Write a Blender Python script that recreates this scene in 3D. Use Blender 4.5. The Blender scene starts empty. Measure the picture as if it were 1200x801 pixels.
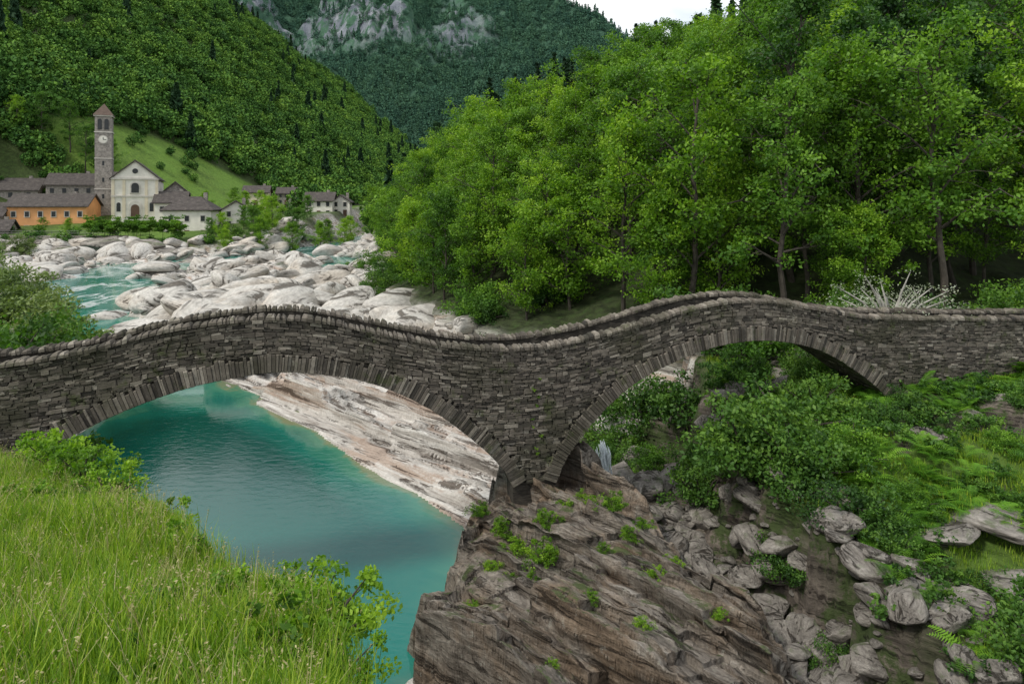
import bpy, math, numpy as np
from mathutils import Vector
RNG=np.random.default_rng(7)
scene=bpy.context.scene
COL=scene.collection
# ---------------------------------------------------------------- helpers
def vn(x,y,s=0):
    x=np.asarray(x,float);y=np.asarray(y,float)
    xi=np.floor(x).astype(np.int64);yi=np.floor(y).astype(np.int64)
    u=x-xi;v=y-yi;u=u*u*(3-2*u);v=v*v*(3-2*v)
    def h(i,j):
        n=(i*374761393+j*668265263+s*974634777)&0xffffffff
        n=((n^(n>>13))*1274126177)&0xffffffff
        return ((n^(n>>16))&0xffff)/32767.5-1
    return (h(xi,yi)*(1-u)+h(xi+1,yi)*u)*(1-v)+(h(xi,yi+1)*(1-u)+h(xi+1,yi+1)*u)*v
def h1(i,j,s=0):
    return vn(np.floor(i)+0.0,np.floor(j)+0.0,s)
def fbm(x,y,o=4,s=0):
    r=0;a=1;t=0
    for k in range(o):
        r=r+a*vn(x*2**k+k*7.3,y*2**k-k*3.1,s+k);t+=a;a*=.5
    return r/t
def sm(a,b,x):
    t=np.clip((x-a)/(b-a),0,1);return t*t*(3-2*t)
def pdist(pts,X,Y):
    d=np.full(X.shape,1e9)
    for (x0,y0),(x1,y1) in zip(pts[:-1],pts[1:]):
        dx,dy=x1-x0,y1-y0
        t=np.clip(((X-x0)*dx+(Y-y0)*dy)/(dx*dx+dy*dy),0,1)
        d=np.minimum(d,np.hypot(X-x0-t*dx,Y-y0-t*dy))
    return d
def sd(poly,X,Y):
    d=pdist(poly+[poly[0]],X,Y)
    ins=np.zeros(X.shape,bool)
    for (x0,y0),(x1,y1) in zip(poly,poly[1:]+[poly[0]]):
        if y0==y1: continue
        c=((y0>Y)!=(y1>Y))&(X<(x1-x0)*(Y-y0)/(y1-y0)+x0)
        ins^=c
    return np.where(ins,-d,d)
def mesh_np(name,V,F,mats=(),midx=None,tone=None,smooth=False,link=True,parent=None):
    V=np.asarray(V,np.float32);F=np.asarray(F,np.int32)
    me=bpy.data.meshes.new(name);k=F.shape[1]
    me.vertices.add(len(V));me.vertices.foreach_set('co',V.ravel())
    me.loops.add(F.size);me.loops.foreach_set('vertex_index',F.ravel())
    me.polygons.add(len(F));me.polygons.foreach_set('loop_start',np.arange(0,F.size,k,dtype=np.int32))
    for m in mats: me.materials.append(m)
    if midx is not None: me.polygons.foreach_set('material_index',np.asarray(midx,np.int32))
    me.update(calc_edges=True)
    if tone is not None:
        a=me.attributes.new('tone','FLOAT','FACE');a.data.foreach_set('value',np.asarray(tone,np.float32))
    me.polygons.foreach_set('use_smooth',np.full(len(F),smooth))
    ob=bpy.data.objects.new(name,me)
    if link: COL.objects.link(ob)
    if parent: ob.parent=parent
    return ob
def mk(name,V,F,mat,parent=None,smooth=False):
    me=bpy.data.meshes.new(name);me.from_pydata([tuple(v) for v in V],[],F);me.materials.append(mat)
    me.update()
    ob=bpy.data.objects.new(name,me);COL.objects.link(ob);ob.parent=parent
    return ob
def empty(name,loc=(0,0,0),rz=0):
    e=bpy.data.objects.new(name,None);e.location=loc;e.rotation_euler=(0,0,rz);e.empty_display_size=.2
    COL.objects.link(e);return e
# ---------------------------------------------------------------- materials
class NT:
    def __init__(s,name):
        s.m=bpy.data.materials.new(name);s.m.use_nodes=True;s.t=s.m.node_tree;s.t.nodes.clear()
        s.out=s.n('ShaderNodeOutputMaterial')
    def n(s,ty,**kw):
        nd=s.t.nodes.new(ty)
        for k,v in kw.items():setattr(nd,k,v)
        return nd
    def l(s,a,b): s.t.links.new(a,b)
    def coord(s,scale=(1,1,1),rot=(0,0,0),kind='Object'):
        tc=s.n('ShaderNodeTexCoord');o=tc.outputs[kind]
        m=s.n('ShaderNodeMapping');m.inputs['Rotation'].default_value=rot;s.l(o,m.inputs[0])
        m2=s.n('ShaderNodeMapping');m2.inputs['Scale'].default_value=scale;s.l(m.outputs[0],m2.inputs[0])
        return m2.outputs[0]
    def noise(s,vec,scale,detail=5,rough=.6,dist=0):
        n=s.n('ShaderNodeTexNoise');n.inputs['Scale'].default_value=scale;n.inputs['Detail'].default_value=detail
        n.inputs['Roughness'].default_value=rough;n.inputs['Distortion'].default_value=dist
        s.l(vec,n.inputs['Vector']);return n.outputs['Fac']
    def ramp(s,f,stops):
        r=s.n('ShaderNodeValToRGB');e=r.color_ramp.elements
        while len(e)<len(stops):e.new(.5)
        for el,(p,c) in zip(e,stops):
            el.position=p;el.color=(*c,1) if not isinstance(c,(int,float)) else (c,c,c,1)
        s.l(f,r.inputs[0]);return r.outputs[0]
    def mix(s,f,a,b,mode='MIX'):
        m=s.n('ShaderNodeMix',data_type='RGBA',blend_type=mode)
        for i,v in ((0,f),(6,a),(7,b)):
            sock=m.inputs[i]
            if isinstance(v,(int,float)): sock.default_value=v if i==0 else (v,v,v,1)
            elif isinstance(v,tuple): sock.default_value=(*v,1)
            else: s.l(v,sock)
        return m.outputs[2]
    def math(s,op,a,b=0):
        m=s.n('ShaderNodeMath',operation=op)
        for i,v in ((0,a),(1,b)):
            if isinstance(v,(int,float)):m.inputs[i].default_value=v
            else:s.l(v,m.inputs[i])
        return m.outputs[0]
    def attr(s,name):
        a=s.n('ShaderNodeAttribute');a.attribute_name=name;return a
    def bump(s,h,strength=.5,dist=.1,prev=None):
        b=s.n('ShaderNodeBump');b.inputs['Strength'].default_value=strength;b.inputs['Distance'].default_value=dist
        s.l(h,b.inputs['Height'])
        if prev: s.l(prev,b.inputs['Normal'])
        return b.outputs[0]
    def bsdf(s,col,rough=.85,normal=None,spec=.3):
        p=s.n('ShaderNodeBsdfPrincipled')
        if isinstance(col,tuple):p.inputs['Base Color'].default_value=(*col,1)
        else:s.l(col,p.inputs['Base Color'])
        if isinstance(rough,(int,float)):p.inputs['Roughness'].default_value=rough
        else:s.l(rough,p.inputs['Roughness'])
        p.inputs['Specular IOR Level'].default_value=spec
        if normal:s.l(normal,p.inputs['Normal'])
        return p
    def done(s,sh): s.l(sh.outputs[0],s.out.inputs[0]);return s.m
def leaf_mat(name,dark,mid,light,trans=.3,rough=.55,g=1.0,patch=0.0,ps=.02):
    dark,mid,light=[tuple(q*g for q in c) for c in (dark,mid,light)]
    t=NT(name);tone=t.attr('tone').outputs['Fac']
    oi=t.n('ShaderNodeObjectInfo').outputs['Random']
    f=t.math('ADD',t.math('MULTIPLY',tone,.6),t.math('MULTIPLY',oi,.4))
    if patch>0:
        gp=t.n('ShaderNodeNewGeometry').outputs['Position']
        pn=t.noise(gp,ps,5,.65);f=t.math('ADD',f,t.math('MULTIPLY',t.math('SUBTRACT',pn,.5),patch))
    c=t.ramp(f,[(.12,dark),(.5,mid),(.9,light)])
    if trans<.1: return t.done(t.bsdf(c,rough,spec=.15))
    p=t.bsdf(c,rough,spec=.25)
    tr=t.n('ShaderNodeBsdfTranslucent');c2=t.mix(1.0,c,(1.4,1.5,.5),'MULTIPLY');t.l(c2,tr.inputs[0])
    ms=t.n('ShaderNodeMixShader');ms.inputs[0].default_value=trans
    t.l(p.outputs[0],ms.inputs[1]);t.l(tr.outputs[0],ms.inputs[2]);return t.done(ms)
def plain(name,col,rough=.8,var=.25,scale=1.5,bs=.2):
    t=NT(name);v=t.coord()
    n=t.noise(v,scale,6);d=tuple(c*(1-var) for c in col);u=tuple(min(1,c*(1+var)) for c in col)
    n2=t.noise(v,scale*9,4)
    return t.done(t.bsdf(t.ramp(n,[(.3,d),(.7,u)]),rough,t.bump(n2,bs,.05)))
M_bright=leaf_mat('leaf_bright',(.038,.092,.010),(.105,.22,.014),(.24,.37,.032),.38,g=1.15)
M_mid=leaf_mat('leaf_mid',(.024,.066,.010),(.064,.155,.016),(.145,.27,.028),.34,g=1.12)
M_shrub=leaf_mat('leaf_shrub',(.018,.050,.011),(.054,.128,.020),(.12,.22,.03),.3,g=1.1)
M_dark=leaf_mat('leaf_dark',(.010,.036,.009),(.030,.085,.014),(.07,.15,.02),.28,g=1.1)
M_con=leaf_mat('needle',(.008,.022,.010),(.016,.042,.018),(.03,.07,.025),.05)
M_pale=leaf_mat('leaf_silver',(.12,.15,.09),(.24,.28,.19),(.40,.44,.34),.2)
M_olive=leaf_mat('leaf_greygreen',(.055,.09,.03),(.12,.18,.05),(.21,.27,.10),.25)
M_grass=leaf_mat('grass_blade',(.06,.13,.012),(.16,.28,.02),(.34,.42,.06),.38,g=1.12,patch=.5,ps=.5)
M_straw=leaf_mat('grass_seed_stalk',(.16,.15,.06),(.30,.27,.12),(.42,.38,.20),.2)
M_fern=leaf_mat('fern_leaf',(.035,.10,.010),(.09,.22,.018),(.18,.34,.03),.35,g=1.1,patch=.5,ps=.6)
M_far=leaf_mat('far_leaf',(.020,.060,.014),(.056,.135,.022),(.13,.235,.030),.05,.8,g=1.1,patch=.9,ps=.018)
M_farc=leaf_mat('far_needle',(.012,.034,.016),(.020,.052,.022),(.034,.078,.028),.05,.8)
M_mtn=leaf_mat('mountain_leaf_hazed',(.034,.088,.064),(.055,.128,.080),(.088,.18,.096),.05,.9,g=1.1,patch=1.0,ps=.006)  # bluish leaf colours paint distance haze onto the mountain trees
M_bark=plain('bark',(.06,.052,.042),.95,.4,3,.6)
M_twig=plain('pale_bark',(.28,.27,.24),.9,.3,3,.3)
SR=(0,0,math.radians(42.2))
def rock_mat(name,cols,rough=.8,fine=1.0,moss=0.0,bump=.7):
    t=NT(name)
    a=t.coord((.42,1.5,2.4),SR);b=t.coord((1,1,1))
    n1=t.noise(a,1.0*fine,9,.7,.8);n2=t.noise(b,.5,5,.6);n3=t.noise(b,9,6,.7)
    c=t.ramp(n1,[(.30,cols[0]),(.43,cols[1]),(.54,cols[2]),(.68,cols[3])])
    c=t.mix(t.ramp(n2,[(.47,0.0),(.62,.8)]),c,t.mix(1.0,c,cols[4],'MULTIPLY')) if len(cols)>4 else c
    c=t.mix(.65,c,t.ramp(n3,[(.3,.3),(.62,1.0)]),'MULTIPLY')
    crack=t.ramp(t.noise(t.coord((.30,1.9,3.0),SR),1.2*fine,9,.70,.9),[(.40,0.0),(.45,1.0)])
    c=t.mix(t.math('SUBTRACT',1.0,crack),c,t.mix(1.0,c,(.26,.24,.22),'MULTIPLY'))
    lich=t.ramp(t.noise(b,3.2,7,.75),[(.58,0.0),(.65,.5)])
    c=t.mix(lich,c,(.40,.39,.34))
    if moss>0:
        g=t.n('ShaderNodeNewGeometry');sx=t.n('ShaderNodeSeparateXYZ');t.l(g.outputs['Normal'],sx.inputs[0])
        up=t.math('MULTIPLY',t.ramp(sx.outputs[2],[(.6,0.0),(.9,1.0)]),t.ramp(t.noise(b,.8,7,.75),[(.52,0.0),(.58,1.0)]))
        c=t.mix(t.math('MULTIPLY',up,moss),c,(.055,.085,.018))
    bm=t.bump(n1,bump,.35);bm=t.bump(crack,.9,.10,bm);bm=t.bump(n3,.6,.05,bm)
    return t.done(t.bsdf(c,rough,bm,.3))
M_brown=rock_mat('gneiss_brown',[(.050,.042,.034),(.175,.150,.125),(.285,.25,.21),(.45,.41,.36),(.86,.70,.55)],.75,1.0,.85,.9)
M_boul=rock_mat('river_boulder_stone',[(.26,.24,.21),(.43,.405,.37),(.56,.54,.50),(.69,.67,.63),(.92,.84,.76)],.8,.6,0,.4)
M_boulg=rock_mat('grey_boulder_stone',[(.09,.08,.07),(.20,.18,.158),(.29,.265,.235),(.40,.37,.33)],.8,1,.6)
def terrain_mat():
    t=NT('terrain');z=t.attr('zone');sx=t.n('ShaderNodeSeparateColor');t.l(z.outputs['Color'],sx.inputs[0])
    a=t.coord((.14,1.5,2.4),SR);b=t.coord()
    n1=t.noise(a,.8,8,.68,.5);n2=t.noise(b,.35,5,.6);n3=t.noise(b,6,6,.7)
    w=t.ramp(n1,[(.30,(.16,.13,.11)),(.41,(.40,.37,.335)),(.52,(.57,.54,.50)),(.68,(.73,.71,.67))])
    stq=t.noise(t.coord((.07,.8,1.3),SR),.75,7,.65,.3)
    w=t.mix(t.ramp(stq,[(.52,0.0),(.60,.8)]),w,(.34,.245,.185))
    w=t.mix(t.ramp(stq,[(.38,.75),(.43,0.0)]),w,(.17,.15,.13))
    w=t.mix(.45,w,t.ramp(n3,[(.3,.4),(.6,1.0)]),'MULTIPLY')
    br=t.ramp(n1,[(.28,(.022,.018,.015)),(.45,(.085,.070,.058)),(.6,(.17,.142,.118)),(.75,(.31,.27,.235))])
    br=t.mix(.6,br,t.ramp(n3,[(.3,.3),(.6,1.0)]),'MULTIPLY')
    br=t.mix(t.ramp(t.noise(b,.8,7,.75),[(.46,0.0),(.53,.9)]),br,(.036,.058,.014))
    ng=t.noise(b,1.3,6,.7);ng2=t.noise(b,.08,4,.6)
    g=t.ramp(ng,[(.3,(.045,.085,.014)),(.5,(.09,.16,.02)),(.7,(.15,.23,.035))])
    g=t.mix(t.ramp(ng2,[(.4,0.0),(.6,.6)]),g,(.12,.225,.03))
    so=t.ramp(ng,[(.3,(.018,.022,.010)),(.55,(.035,.050,.016)),(.7,(.04,.08,.018))])
    c=t.mix(sx.outputs[1],so,g);c=t.mix(sx.outputs[2],c,br);c=t.mix(sx.outputs[0],c,w)
    crack=t.ramp(t.noise(t.coord((.16,1.4,2.6),SR),1.2,9,.72,.8),[(.41,0.0),(.46,1.0)])
    rk=t.math('MAXIMUM',sx.outputs[0],sx.outputs[2])
    c=t.mix(t.math('MULTIPLY',rk,t.math('SUBTRACT',1.0,crack)),c,t.mix(1.0,c,(.30,.27,.25),'MULTIPLY'))
    bm=t.bump(n1,.7,.4);bm=t.bump(crack,.7,.14,bm);bm=t.bump(n3,.5,.06,bm)
    return t.done(t.bsdf(c,.85,bm,.25))
M_ter=terrain_mat()
# ---------------------------------------------------------------- terrain function
A=[(-60,-8),(8,-8),(4,1.5),(-1.0,3.2),(-1.35,5.0),(-2.1,7.2),(-3.0,8.7),(-4.2,9.4),(-5.7,11.3),(-7.4,13.1),(-10,15.8),(-14,18),(-17,19.6),(-24,21),(-60,22)]
R=[(.4,27.8),(-1.3,25.4),(-1.8,23),(-2.2,20.9),(-3.1,19),(-3.2,11),(6,11),(7.7,15.5),(7.5,18.5),(6.5,20.5),(4.4,24),(3.4,27),(1.8,28.6)]
D=[(10,36),(9.6,30),(9.2,26),(9.6,22.5),(10.6,19.5),(10.9,16),(9.8,10),(9,2),(90,-8),(90,70),(14,50)]
L=[(-30,25),(-31,44),(-48,58),(-62,78),(-84,100),(-120,138),(-400,150),(-400,5),(-24,19)]
FL=[(120,30),(40,38),(22,37),(13,39),(6,45),(-6,59),(-17,85),(-27,135),(-42,200),(-66,400),(-80,1100)]
FP=FL+[(800,1100),(800,30)]
POOL=[(-28,41),(-24.5,47.5),(-17.5,46.7),(-12,41.5),(-7.5,35.5),(-4.5,32.5),(-1.8,28.9),(-2.0,27),(-2.3,21),(-3.2,19.5),(-3.2,9),(-10,12),(-18,19),(-27,26)]
CH1=[(-26,44),(-34,54),(-44,66),(-54,86),(-66,108),(-66,128),(-48,146),(-46,200),(-62,400),(-75,1100)]
CH2=[(-46,146),(-31,134),(-31,118),(-42,104),(-53,92)]
VP=[(-400,150),(-86,148),(-62,152),(-54,175),(-52,215),(-66,400),(-80,1100),(-800,1100)]
def wl(Y): return np.interp(Y,[0,49,60,100,160,300,1100],[0,0,.7,1.5,2.4,6,22])
def fb(Y): return np.interp(Y,[0,150,187,300,1100],[3.5,4,10.2,13,34])
def foot(Y): return np.interp(Y,[0,150,187,212,240,300,1200],[-190,-160,-136,-104,-96,-90,-86])
def phase(X,Y,per,s):
    t=.74*X-.67*Y;c=.67*X+.74*Y
    c2=c+.9*fbm(t*.10,c*.35,3,s)+.15*fbm(t*.7,c*1.5,2,s+5)
    ph=c2/per;k=np.floor(ph);return t,ph-k,k
def strata(X,Y,per,amp,s=0,bl=.35):
    t,fr,k=phase(X,Y,per,s)
    saw=np.where(fr<.16,fr/.16,1-(fr-.16)/.84)
    a=.55+.45*vn(t*.12,k*1.0+.0,s+9)
    blk=h1(k,t/(per*2.2)+3*h1(k,k*0,s+2),s+3)
    return amp*(saw*a+bl*blk)
def zR(X,Y):
    t=.74*X-.67*Y;c=.67*X+.74*Y
    z=3.9-.13*(t+16.7)-.20*(19-c)-.45*np.clip(-.3-X,0,9)
    z=np.where(c>19,z-.1*(c-19),z)
    z=z+strata(X,Y,2.1,1.35,1,.36)-.75+strata(X,Y,.62,.36,2,.5)+.16*fbm(X*2,Y*2,4,4)
    return z
def H(X,Y,lowR=True):
    X=np.asarray(X,float);Y=np.asarray(Y,float)
    w=wl(Y)
    st=strata(X,Y,3.4,1.7,11,.32)+strata(X,Y,1.1,.5,12,.45)-.3
    dpool=sd(POOL,X,Y)
    near=w+.10+.07*np.clip(dpool,0,30)+st*sm(0,2.2,dpool)
    far=w+.6+1.3*fbm(X*.10,Y*.10,4,20)+.5*fbm(X*.5,Y*.5,3,21)+.02*np.clip(X+40,-20,40)
    z=near*(1-sm(52,66,Y))+far*sm(52,66,Y)
    gul=.5+.13*np.clip(Y-19,0,30)+.5*fbm(X*.6,Y*.6,3,22)
    isg=sm(1.0,3.0,X)*(1-sm(30,36,Y-.4*X+4))
    z=z*(1-isg)+gul*isg
    z=np.where(dpool<0,np.maximum(-3.2,dpool*.75+.3*fbm(X*.5,Y*.5,3,23)-.1),z)
    dc=np.minimum(pdist(CH1,X,Y)-(7.5+1.5*vn(Y*.05,Y*0,5)),pdist(CH2,X,Y)-4.5)
    dc=dc+1.6*fbm(X*.25,Y*.25,3,24)
    z=np.where((dc<2.5)&(Y>44),np.minimum(z,w-.8+np.clip(dc+1,0,9)*.6),z)
    rough=.35*fbm(X*.45,Y*.45,4,30)
    zL=4.6+.1*fbm(X*.1,Y*.1,2,3)+rough+.03*np.clip(60-Y,0,40)
    z=np.maximum(z,zL-1.1*np.clip(sd(L,X,Y),0,99))
    zA=12.2-.37*Y+.15*np.clip(-X-3,0,30)+.25*fbm(X*.35,Y*.35,3,31);zA=np.maximum(zA,5.2)
    z=np.maximum(z,zA-2.2*np.clip(sd(A,X,Y),0,99))
    zD=2.5+.30*np.clip(Y-16,-12,9)+.05*np.clip(Y-25,0,20)+.085*np.clip(X-12,0,40)+rough*1.1+.45*strata(X,Y,1.8,.9,40)-.25
    dD=sd(D,X,Y);z=np.maximum(z,zD-2.4*np.clip(dD+.8*fbm(X*.6,Y*.6,4,33)+.5*h1((.67*X+.74*Y)/.8,(.74*X-.67*Y)/1.5,35),0,99))
    dF=sd(FP,X,Y)
    zF=np.maximum(3.6,w+2.2)+.43*np.clip(-dF,0,130)+.8*fbm(X*.12,Y*.12,3,34)*sm(0,6,-dF)+rough
    z=np.maximum(z,zF-1.3*np.clip(dF+1.2*fbm(X*.3,Y*.3,4,36),0,99))
    zV=np.minimum(4+(Y-150)*.17,fb(Y))+.3*rough
    z=np.maximum(z,np.where(Y>100,zV-1.0*np.clip(sd(VP,X,Y),0,99),-9))
    dh=foot(Y)-X
    gl=fbm(X*.008,Y*.008,4,50)
    zH=fb(Y)+.78*np.clip(dh,0,900)*(1+.12*gl)+sm(20,150,dh)*30*fbm(X*.010,Y*.010,4,51)
    z=np.where((dh>0)&(Y>120),np.maximum(z,zH*sm(120,160,Y)+z*(1-sm(120,160,Y))),z)
    if lowR:
        dR=sd(R,X,Y)
        z=np.where(dR<0,np.maximum(z,1.3-.13*(.74*X-.67*Y+16.7)-.2*(19-(.67*X+.74*Y))),z)
    return z
def grow(a,b,st,g):
    r=[a];s=st
    while r[-1]<b: r.append(r[-1]+s);s*=g
    return r
xs=np.array(sorted([-v for v in grow(32,760,.24,1.035)]+list(np.arange(-31.8,36,.2))+grow(36.1,420,.3,1.07)))
ys=np.array(list(np.arange(-6,62,.2))+grow(62.1,1150,.24,1.016))
XX,YY=np.meshgrid(xs,ys);ZZ=H(XX,YY)
def grid_faces(nx,ny):
    i=np.arange(nx*ny).reshape(ny,nx)
    return np.stack([i[:-1,:-1],i[:-1,1:],i[1:,1:],i[1:,:-1]],-1).reshape(-1,4)
# ledges of the river-side slabs overhang slightly
tS,fS,kS=phase(XX,YY,3.4,11)
msk=sm(.5,2.0,sd(POOL,XX,YY))*(1-sm(50,58,YY))*(1-sm(-.5,1,XX))*sm(1,3,sd(FP,XX,YY))*sm(3,5,sd(L,XX,YY))*sm(4,6,sd(A,XX,YY))
offS=np.interp(fS,[0,.16,.45,.8,1.0],[.30,-.38,-.05,0,.30])*msk
V=np.stack([XX+offS*.67,YY+offS*.74,ZZ],-1).reshape(-1,3)
ter=mesh_np('terrain_ground',V,grid_faces(len(xs),len(ys)),[M_ter],smooth=True)
X=XX.ravel();Y=YY.ravel()
MEADOW=[(-96,205),(-112,198),(-142,208),(-140,226),(-126,250),(-102,272),(-92,262)]
MEAD2=[(-165,200),(-240,170),(-240,240),(-190,245),(-172,220)]
def zones(X,Y):
    z=np.zeros((X.size,4),np.float32);z[:,3]=1
    dF=sd(FP,X,Y);jit=1.2*fbm(X*.4,Y*.4,3,60)
    inF=1-sm(-1.5,1.5,dF+jit)
    inA=1-sm(0,1.2,sd(A,X,Y)+jit*.3);inD=1-sm(-.5,.8,sd(D,X,Y)+jit*.4)
    inL=1-sm(-1,2,sd(L,X,Y)+jit);inV=(1-sm(-2,3,sd(VP,X,Y)+jit))*(Y>100);dh=foot(Y)-X
    inH=sm(-2,4,dh)*(Y>120)
    white=(1-inF)*(1-inA)*(1-inD)*(1-inL)*(1-inV)*(1-inH)
    gulm=((Y<36)&(X>.6))*1.0
    brown=white*gulm;white=white*(1-gulm)
    patch=sm(.10,.22,fbm(X*.35,Y*.35,4,61))
    brown=np.maximum(brown,inD*patch*(Y<40)*.95)
    white=white*(1-.8*sm(.25,.4,fbm(X*.15,Y*.15,3,66))*(Y>70))
    z[:,0]=white;z[:,2]=brown
    mea=np.maximum(1-sm(-2,3,sd(MEADOW,X,Y)),1-sm(-2,3,sd(MEAD2,X,Y)))
    vg=.35+.5*sm(-.1,.3,fbm(X*.07,Y*.07,4,67))
    z[:,1]=np.clip(inA+.6*inD*(1-inF)+.5*inL+inV*(Y<260)*vg*(1-inH)+mea+.15*inH*(Y<600),0,1)*(1-np.maximum(white,brown))
    return z
at=ter.data.attributes.new('zone','FLOAT_COLOR','POINT');at.data.foreach_set('color',zones(X,Y).ravel())
# ---------------------------------------------------------------- foreground rock outcrop (ledges overhang)
rx=np.arange(-5.4,10.4,.055);ry=np.arange(9.5,31,.055)
RX,RY=np.meshgrid(rx,ry);dR=sd(R,RX,RY)
dj=dR+.55*fbm(RX*.6,RY*.6,4,70)+.35*h1((.67*RX+.74*RY)/.9,(.74*RX-.67*RY)/1.9,71)
RZ=zR(RX,RY)-3.4*np.clip(dj,0,99)-.35*np.clip(dj+.8,0,.8)
ins=1-sm(-.6,.3,dj)
t1,fr1,k1=phase(RX,RY,2.1,1);t2,fr2,k2=phase(RX,RY,.62,2)
off=np.interp(fr1,[0,.16,.5,.8,1.0],[.22,-.40,-.05,0,.22])*(.5+.6*(vn(t1*.4,k1,77)+1)*.6)*ins
off2=np.interp(fr2,[0,.16,.6,1.0],[.05,-.11,0,.05])*ins
oo=off+off2
RXj=RX+.05*fbm(RX*3,RZ*3,3,72)+oo*.67;RYj=RY+.08*fbm(RZ*4,RX*2,3,73)+oo*.74
F=grid_faces(len(rx),len(ry))
ok=(RZ.ravel()[F].max(1)>-1.2);F=F[ok]
outc=mesh_np('rock_outcrop',np.stack([RXj,RYj,RZ],-1).reshape(-1,3),F,[M_brown],smooth=False)
# ---------------------------------------------------------------- water
wx=np.array(sorted([-v for v in grow(34.4,110,.6,1.03)]+list(np.arange(-34,6,.5))));wy=np.array(list(np.arange(6,60,.5))+grow(60.3,420,.6,1.01))
WX,WY=np.meshgrid(wx,wy)
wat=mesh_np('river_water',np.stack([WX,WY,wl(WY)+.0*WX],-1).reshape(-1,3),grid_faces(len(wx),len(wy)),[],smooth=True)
dep=(wl(WY)-H(WX,WY)).ravel()
a=wat.data.attributes.new('depth','FLOAT','POINT');a.data.foreach_set('value',dep.astype(np.float32))
t=NT('river_water');d=t.attr('depth').outputs['Fac'];v=t.coord()
sp=t.n('ShaderNodeSeparateXYZ');t.l(v,sp.inputs[0])
nb=t.noise(t.coord((.45,1.2,1),SR),.30,6,.62,.6)
dd=t.math('ADD',t.math('MULTIPLY',d,.33),t.math('MULTIPLY',t.math('SUBTRACT',nb,.5),.75))
c=t.ramp(dd,[(0.02,(.15,.17,.09)),(.13,(.045,.16,.10)),(.36,(.003,.098,.074)),(.85,(.0008,.046,.038))])
near_sky_refl=t.ramp(t.math('DIVIDE',sp.outputs[1],60),[(.36,1.0),(.60,0.0)])
c=t.mix(t.math('MULTIPLY',near_sky_refl,.7),c,(.012,.185,.158))  # sky reflection on the near pool painted in as lighter teal
c=t.mix(t.ramp(t.math('DIVIDE',sp.outputs[1],100),[(.5,0.0),(.6,.6)]),c,(.03,.20,.165))
rap=t.math('MULTIPLY',t.ramp(t.math('DIVIDE',sp.outputs[1],100),[(.54,0.0),(.62,1.0)]),t.ramp(t.noise(t.coord((1,.5,1)),.35,7,.7,1.2),[(.52,0.0),(.60,.9)]))
c=t.mix(rap,c,(.62,.68,.68))
rp=t.noise(t.coord((1,1.6,1)),1.6,4,.6,.5)
p=t.bsdf(c,.04,t.bump(rp,.08,.10),.5);p.inputs['IOR'].default_value=1.33
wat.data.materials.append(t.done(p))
# ---------------------------------------------------------------- foliage builders
def leafquads(C,size,rng,up=.4,asp=.6,tone=None):
    n=len(C);N=rng.normal(size=(n,3));N[:,2]+=up*1.6;N/=np.linalg.norm(N,axis=1)[:,None]
    T=rng.normal(size=(n,3));T-=(T*N).sum(1)[:,None]*N;T/=np.linalg.norm(T,axis=1)[:,None]
    B=np.cross(N,T);s=(size*rng.uniform(.6,1.25,n))[:,None]
    V=np.stack([C-T*s,C-B*s*asp,C+T*s,C+B*s*asp],1).reshape(-1,3)
    return V,np.arange(4*n).reshape(n,4)
def tube(P,Rr,k=6):
    P=np.asarray(P,float);n=len(P);Tn=np.gradient(P,axis=0);Tn/=np.linalg.norm(Tn,axis=1)[:,None]+1e-9
    ref=np.array([.31,.95,.05]);A1=np.cross(Tn,ref);A1/=np.linalg.norm(A1,axis=1)[:,None]+1e-9;B1=np.cross(Tn,A1)
    an=np.linspace(0,2*np.pi,k,endpoint=False)
    V=P[:,None]+np.asarray(Rr)[:,None,None]*(np.cos(an)[None,:,None]*A1[:,None]+np.sin(an)[None,:,None]*B1[:,None])
    i=np.arange(n*k).reshape(n,k);j=np.roll(i,-1,1)
    F=np.stack([i[:-1],j[:-1],j[1:],i[1:]],-1).reshape(-1,4)
    return V.reshape(-1,3),F
class MB:
    def __init__(s): s.V=[];s.F=[];s.M=[];s.T=[];s.n=0
    def add(s,V,F,m=0,t=0.5):
        s.V.append(V);s.F.append(F+s.n);s.n+=len(V);s.M.append(np.full(len(F),m));s.T.append(np.broadcast_to(np.asarray(t,float),(len(F),)).copy())
    def obj(s,name,mats,**k):
        return mesh_np(name,np.concatenate(s.V),np.concatenate(s.F),mats,np.concatenate(s.M),np.concatenate(s.T),**k)
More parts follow.
